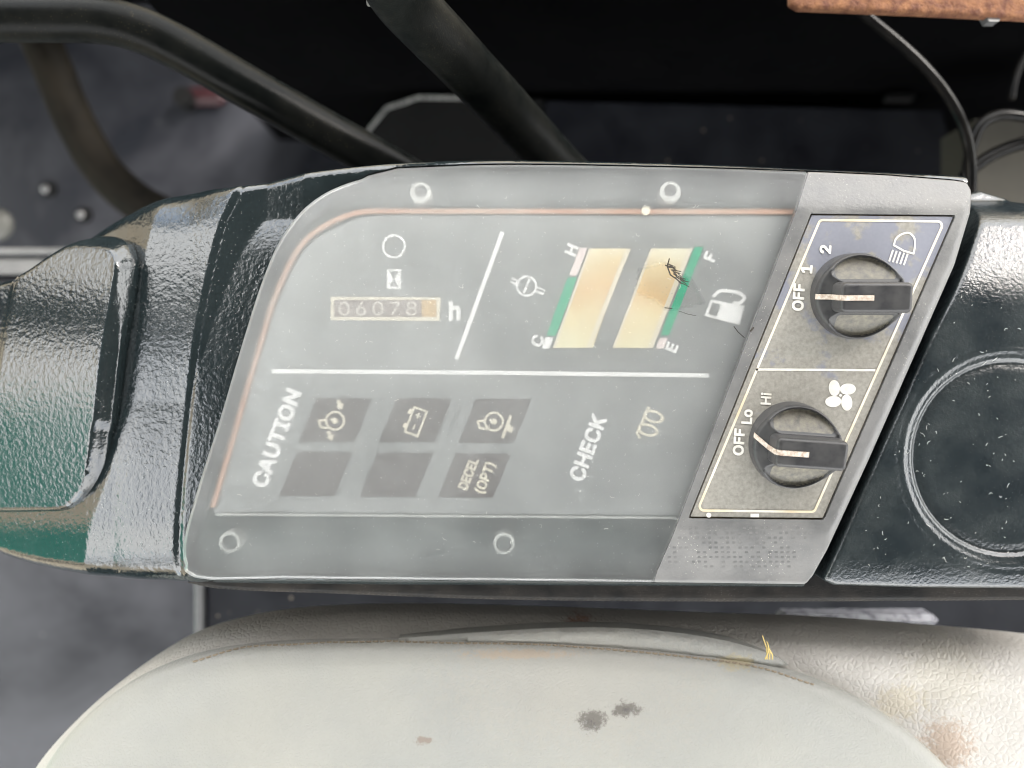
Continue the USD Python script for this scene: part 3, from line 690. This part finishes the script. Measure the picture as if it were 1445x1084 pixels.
# ------------------------------------------------------------------ seat
seat = thing('operator_seat', 'worn pale grey vinyl seat with beige piping edge below the console', 'seat')
def cushion(px_list, z0, R, drop, crown, matn, name, step, rings, parent=None, extra=None):
    poly = Polygon(pts(px_list, z0 - 1.0 * drop)).buffer(0)
    ln = poly.exterior
    def zf(v):
        d = shapely.distance(shapely.points(v), ln)
        dd = np.clip(d, 0, R) / R
        z = z0 - drop * (1 - np.sqrt(np.clip(1 - (1 - dd) ** 2, 0, 1))) + crown * fib(d, 0, 0.08)
        return z + (extra(v, d) if extra else 0)
    put(name, relief(poly, zf, step, rings=rings, bottom=z0 - drop - 0.004, close=False), matn, parent or seat, smooth=50)
    return zf
bol = spline([(30, 1130), (62, 1070), (120, 1005), (200, 940), (275, 895), (350, 872), (430, 860), (560, 855), (700, 857), (850, 862), (1000, 868), (1150, 873), (1300, 884), (1445, 897), (1560, 912)], n=8)
def bol_extra(v, d):
    n = meshkit.fbm(np.column_stack([v[:, 0] * 25, v[:, 1] * 25, np.zeros(len(v))]), 3, 3) - .5
    x, y = P(1400, 1010, ZS); wr = np.sin((v[:, 0] * .7 + v[:, 1]) * 190) * 0.0012 * fib(v[:, 0], 0.16, 0.22)
    return n * 0.006 * fib(d, 0.004, 0.02) + wr * fib(d, 0.01, 0.03)
cushion(list(bol) + [(1560, 1300), (30, 1300)], ZS - 0.004, 0.016, 0.02, 0.0, 'bolster_vinyl', 'bolster', 0.0022, (0.0004, 0.001, 0.002, 0.0035, 0.0055, 0.008, 0.011, 0.015), extra=bol_extra)
top_c = spline([(40, 1140), (70, 1074), (110, 1022), (170, 972), (240, 937), (310, 918), (400, 908), (500, 905), (640, 904), (760, 906), (880, 913), (980, 923), (1080, 938), (1160, 962), (1235, 1000), (1300, 1048), (1350, 1100), (1380, 1150)], n=8)
def top_extra(v, d):
    n = meshkit.fbm(np.column_stack([v[:, 0] * 14, v[:, 1] * 14, np.zeros(len(v))]), 3, 8) - .5
    return n * 0.006 * fib(d, 0.005, 0.03)
zcush = cushion(list(top_c) + [(1380, 1300), (40, 1300)], ZS + 0.004, 0.009, 0.006, 0.008, 'seat_vinyl', 'cushion', 0.0022, (0.0003, 0.0008, 0.0016, 0.003, 0.005, 0.0075, 0.0105), extra=top_extra)
# loose seam flap
flap_px = np.vstack([spline([(560, 906), (650, 899), (740, 893), (815, 890), (880, 891), (960, 898), (1040, 912), (1095, 930), (1120, 944)], n=6), spline([(1090, 946), (1000, 936), (880, 924), (760, 917), (640, 914), (560, 912)], n=6)])
fp = Polygon(pts(flap_px, ZS + .002)).buffer(0); fl = fp.exterior
put('seam_flap', relief(fp, lambda v: ZS - 0.0022 + 0.0018 * fib(shapely.distance(shapely.points(v), fl), 0, 0.002), 0.0015, rings=(0.0003, 0.001), bottom=ZS - 0.01, close=False), 'seat_vinyl', seat, smooth=50)
# stitches
st = []
seamline = LineString(spline([(270, 936), (330, 920), (420, 913), (520, 910), (640, 911), (760, 913), (880, 921), (980, 931), (1075, 945), (1150, 968)], n=8))
zst = ZS + .003
for s in np.arange(0, seamline.length, 9.5):
    a, b = seamline.interpolate(s), seamline.interpolate(s + 6.5)
    va, vb = P(a.x, a.y, zst), P(b.x, b.y, zst)
    za = zcush(np.array([va, vb]))
    st.append(tube(np.array([[*va, za[0] + .0001], [*((va + vb) / 2), za.mean() + .0005], [*vb, za[1] + .0001]]), 0.00036, 6))
put('stitching', trimesh.util.concatenate(st), 'thread', seat, smooth=True, kind='stuff')
# straw caught in the seam
sm = []
for x, y, x2, y2 in ((1083, 930, 1076, 897), (1086, 930, 1082, 905), (1080, 930, 1084, 908), (1090, 930, 1085, 915)):
    a, b = P3(x, y, ZS + .004), P3(x2, y2, ZS + .014)
    sm.append(tube(np.array([a, (a + b) / 2 + [0.0004, 0, 0.0008], b]), [0.00028, 0.00028, 0.00015], 6))
put('straw_wisp', trimesh.util.concatenate(sm), 'straw', smooth=True, label='small yellow straw fibres caught in the seat seam', cat='straw', kind='stuff')

# seat base and rail
pd = thing('pedestal', 'dark painted seat pedestal glimpsed between console and seat', 'seat base')
x0, y1 = P(288, 800, -0.2); xe, y0 = P(1600, 1200, -0.2)
put('base_box', bevel_box(x0, y0, ZF, xe, y1, -0.2, 0.003), 'box_paint', pd, smooth=False)
put('lit_base_edge', bevel_box(x0 - 0.005, y0, ZF, x0 - 0.0005, y1, -0.197, 0.001), 'sill_metal', pd, smooth=False)  # pale strip paints the light on the pedestal's left edge
a, b = P(1105, 869, -0.085), P(1328, 886, -0.085)
sr = put('seat_rail', bevel_box(a[0], b[1], -0.1, b[0], a[1], -0.085, 0.0025), 'rail_metal', smooth=False, label='worn bare metal seat rail end between console and seat at right', cat='rail')

# ------------------------------------------------------------------ behind the console
def rail_tube(name, p, r, matn, label, n=24):
    sp = spline(np.array([P3(a, b, z) for a, b, z in p]), n=10)
    t = thing(name, label, 'tube'); put('bar', tube(sp, r, n), matn, t, smooth=True); return t
rail_tube('grab_rail', [(-120, 28, -.05), (60, 27, -.05), (150, 30, -.05), (205, 45, -.052), (260, 72, -.055), (340, 118, -.06), (450, 180, -.07), (575, 250, -.085), (640, 290, -.095)], 0.0092, 'tube_black', 'black grab rail bending from the left edge down behind the console')
t2 = rail_tube('lever_tube', [(540, -60, 0.02), (562, -10, 0.0), (640, 75, -.03), (720, 160, -.065), (790, 236, -.09), (850, 300, -.11)], 0.0108, 'tube_black', 'straight dusty black lever tube at top centre')
put('collar', tube(np.array([P3(520, -8, -.004), P3(548, -4, -.004)]), 0.004, 16), 'cap_grey', t2, smooth=30)
rail_tube('floor_pipe', [(40, 20, -.3), (72, 90, -.3), (105, 170, -.3), (145, 238, -.3), (190, 282, -.3), (260, 320, -.3)], 0.0135, 'tube_brown', 'blurred brown-black bent pipe near the floor at upper left')

zb = -0.29
cb = thing('floor_cabinet', 'long dark navy box with scuffed top behind the console', 'box')
a, b = P(800, 143, zb), P(1345, 330, zb)
shelf = Polygon(pts([(770, 143), (1330, 157), (1346, 240), (1346, 330), (770, 330)], zb))
put('box_top', extrude(shelf, ZF, zb), 'box_paint', cb, smooth=False)
put('latch', extrude(to_world(box(1248, 137, 1285, 144), zb), zb - .003, zb + .006), 'rubber', cb, smooth=False)
bb = thing('battery_cover', 'pure black chamfered box with pale upper edge behind the console', 'box')
bpx = [(515, 190), (545, 152), (590, 137), (768, 139), (768, 330), (515, 330)]
put('cover_body', extrude(Polygon(pts(bpx, zb)), ZF, zb - 0.002), 'rubber', bb, smooth=False)
put('edge_highlight', extrude(to_world(stroke([(515, 190), (545, 152), (590, 137), (680, 138)], 4), zb), zb - .004, zb), 'edge_light', bb, smooth=False)  # painted highlight along the lit upper bevel
br = thing('rusty_bracket', 'rusty brown steel plate edge at the top right corner', 'bracket')
zr = -0.05
rp = Polygon(pts([(1113, -60), (1116, 4), (1128, 11), (1280, 17), (1445, 25), (1560, 30), (1560, -60)], zr))
rl = rp.exterior
def rust_z(v):
    d = shapely.distance(shapely.points(v), rl)
    return zr + (meshkit.fbm(np.column_stack([v * 350, np.zeros(len(v))]), 4, 2) - .5) * 0.0012 - 0.0008 * (1 - fib(d, 0, .0012))
put('plate', relief(rp, rust_z, 0.0009, rings=(0.0004, 0.001), bottom=zr - 0.004), 'rust', br, smooth=True)
a = P3(1398, 22, zr - .004)
nut = trimesh.creation.cylinder(0.004, 0.005, sections=6); nut.apply_translation(a); put('bolt_head', nut, 'bolt_metal', br, smooth=False)

def cable(p, r, label, cat='cable'):
    sp = spline(np.array([P3(a, b, z) for a, b, z in p]), n=12)
    put('cable', tube(sp, r, 14), 'cable_black', smooth=True, label=label, cat=cat)
cable([(1190, -10, -.1), (1222, 22, -.1), (1262, 55, -.1), (1300, 90, -.1), (1335, 132, -.1), (1358, 175, -.1), (1369, 220, -.1), (1370, 300, -.1)], 0.0026, 'glossy black cable curving from the rusty plate down to the console')
cable([(1362, 262, -.12), (1372, 205, -.12), (1386, 175, -.12), (1410, 163, -.12), (1440, 164, -.12), (1500, 180, -.12)], 0.0028, 'black cable looping over the tan panel at the right edge')
cable([(1360, 250, -.13), (1385, 228, -.13), (1420, 210, -.13), (1480, 192, -.13)], 0.0032, 'short thick black cable just above the console corner at right edge')
cable([(1428, 140, -.14), (1432, 115, -.14), (1445, 80, -.14), (1470, 40, -.14)], 0.0018, 'thin black wire rising beside the right edge below the rusty plate')
put('tan_panel', slab(*P(1376, 300, -.2), -.24, *P(1520, 168, -.2), -.2), 'tan_panel', smooth=False, label='dull tan panel framed by black cables at right edge', cat='panel')

# sill at the left edge
sl = thing('door_sill', 'stepped pale metal sill strip at the left edge by the console', 'sill')
for y0_, y1_, z_, m_ in ((349, 357, -.2, 'sill_metal'), (363, 386, -.205, 'sill_metal'), (386, 400, -.21, 'box_paint')):
    a, b = P(-80, y1_, z_), P(110, y0_, z_)
    put('sill_strip', bevel_box(a[0], a[1], z_ - .01, b[0], b[1], z_, .0015), m_, sl, smooth=False)
for x, y in ((66, 268), (116, 304)):
    c = P3(x, y, ZF)
    bt = thing('floor_bolt', {66: 'upper pale bolt head on the floor left of the bent pipe', 116: 'lower pale bolt head on the floor nearer the console'}[x], 'bolt')
    h = trimesh.creation.icosphere(2, 0.0034); h.apply_scale((1, 1, .6)); h.apply_translation(c + [0, 0, .003]); put('head', h, 'bolt_metal', bt, smooth=True)
    w_ = trimesh.creation.cylinder(0.0065, 0.002, sections=24); w_.apply_translation(c + [0.002, 0, .001]); put('washer', w_, 'rubber', bt, smooth=30)
kp = trimesh.creation.icosphere(3, 0.012); kp.apply_scale((1, 1, .5)); kp.apply_translation(P3(-3, 317, -.35)); put('grey_button', kp, 'cap_grey', smooth=True, label='rounded grey knob cut off by the left edge above the sill', cat='knob')
a, b = P(262, 152, ZF), P(322, 128, ZF)
rd = thing('red_latch', 'blurred dull red latch on the floor under the grab rail', 'latch')
put('latch_body', bevel_box(a[0], a[1], ZF, b[0], b[1], ZF + .012, .004), 'red_paint', rd, smooth=False)
put('latch_pivot', trimesh.creation.cylinder(.008, .016, sections=24, transform=trimesh.transformations.translation_matrix((a[0] + .004, a[1] + .004, ZF + .01))), 'rubber', rd, smooth=30)

# ------------------------------------------------------------------ lint and dust on the surfaces
def fibres(n, poly_px, zf, lo, hi, wid, seed):
    r = np.random.default_rng(seed); poly = Polygon(poly_px); x0, y0, x1, y1 = poly.bounds; V, F = [], []
    while n > 0:
        x, y = r.uniform(x0, x1), r.uniform(y0, y1)
        if not poly.contains(Point(x, y)): continue
        n -= 1
        a = r.uniform(0, 2 * np.pi); L = r.uniform(lo, hi) * r.uniform(.3, 1); cv = r.normal(0, .9)
        p = [np.array([x, y])]
        for i in range(4):
            a += cv / 2; p.append(p[-1] + L / 4 * np.array([np.cos(a), np.sin(a)]))
        xy = np.array([P(*q) for q in p]); z = zf(xy) + 0.00012
        t = np.gradient(xy, axis=0); t /= np.linalg.norm(t, axis=1)[:, None] + 1e-12; nn = np.column_stack([-t[:, 1], t[:, 0]]) * wid / 2
        k = len(V) and sum(len(q) for q in V) or 0
        V.append(np.vstack([np.column_stack([xy + nn, z]), np.column_stack([xy - nn, z])]))
        for i in range(4):
            F += [(k + i, k + 5 + i, k + i + 1), (k + i + 1, k + 5 + i, k + 6 + i)]
    return trimesh.Trimesh(np.vstack(V), np.array(F), process=False)
put('lint', fibres(110, [(300, 780), (410, 330), (540, 260), (1120, 262), (940, 790)], cover_z, 3, 9, 0.00009, 1), 'lint', smooth=False, label='fine pale lint fibres scattered over the frosted gauge cover', cat='lint', kind='stuff')
put('lint', fibres(90, [(1200, 800), (1405, 310), (1445, 310), (1445, 815)], cap_z, 3, 9, 0.00009, 2), 'lint', smooth=False, label='fine pale lint fibres scattered over the rear console cover', cat='lint', kind='stuff')
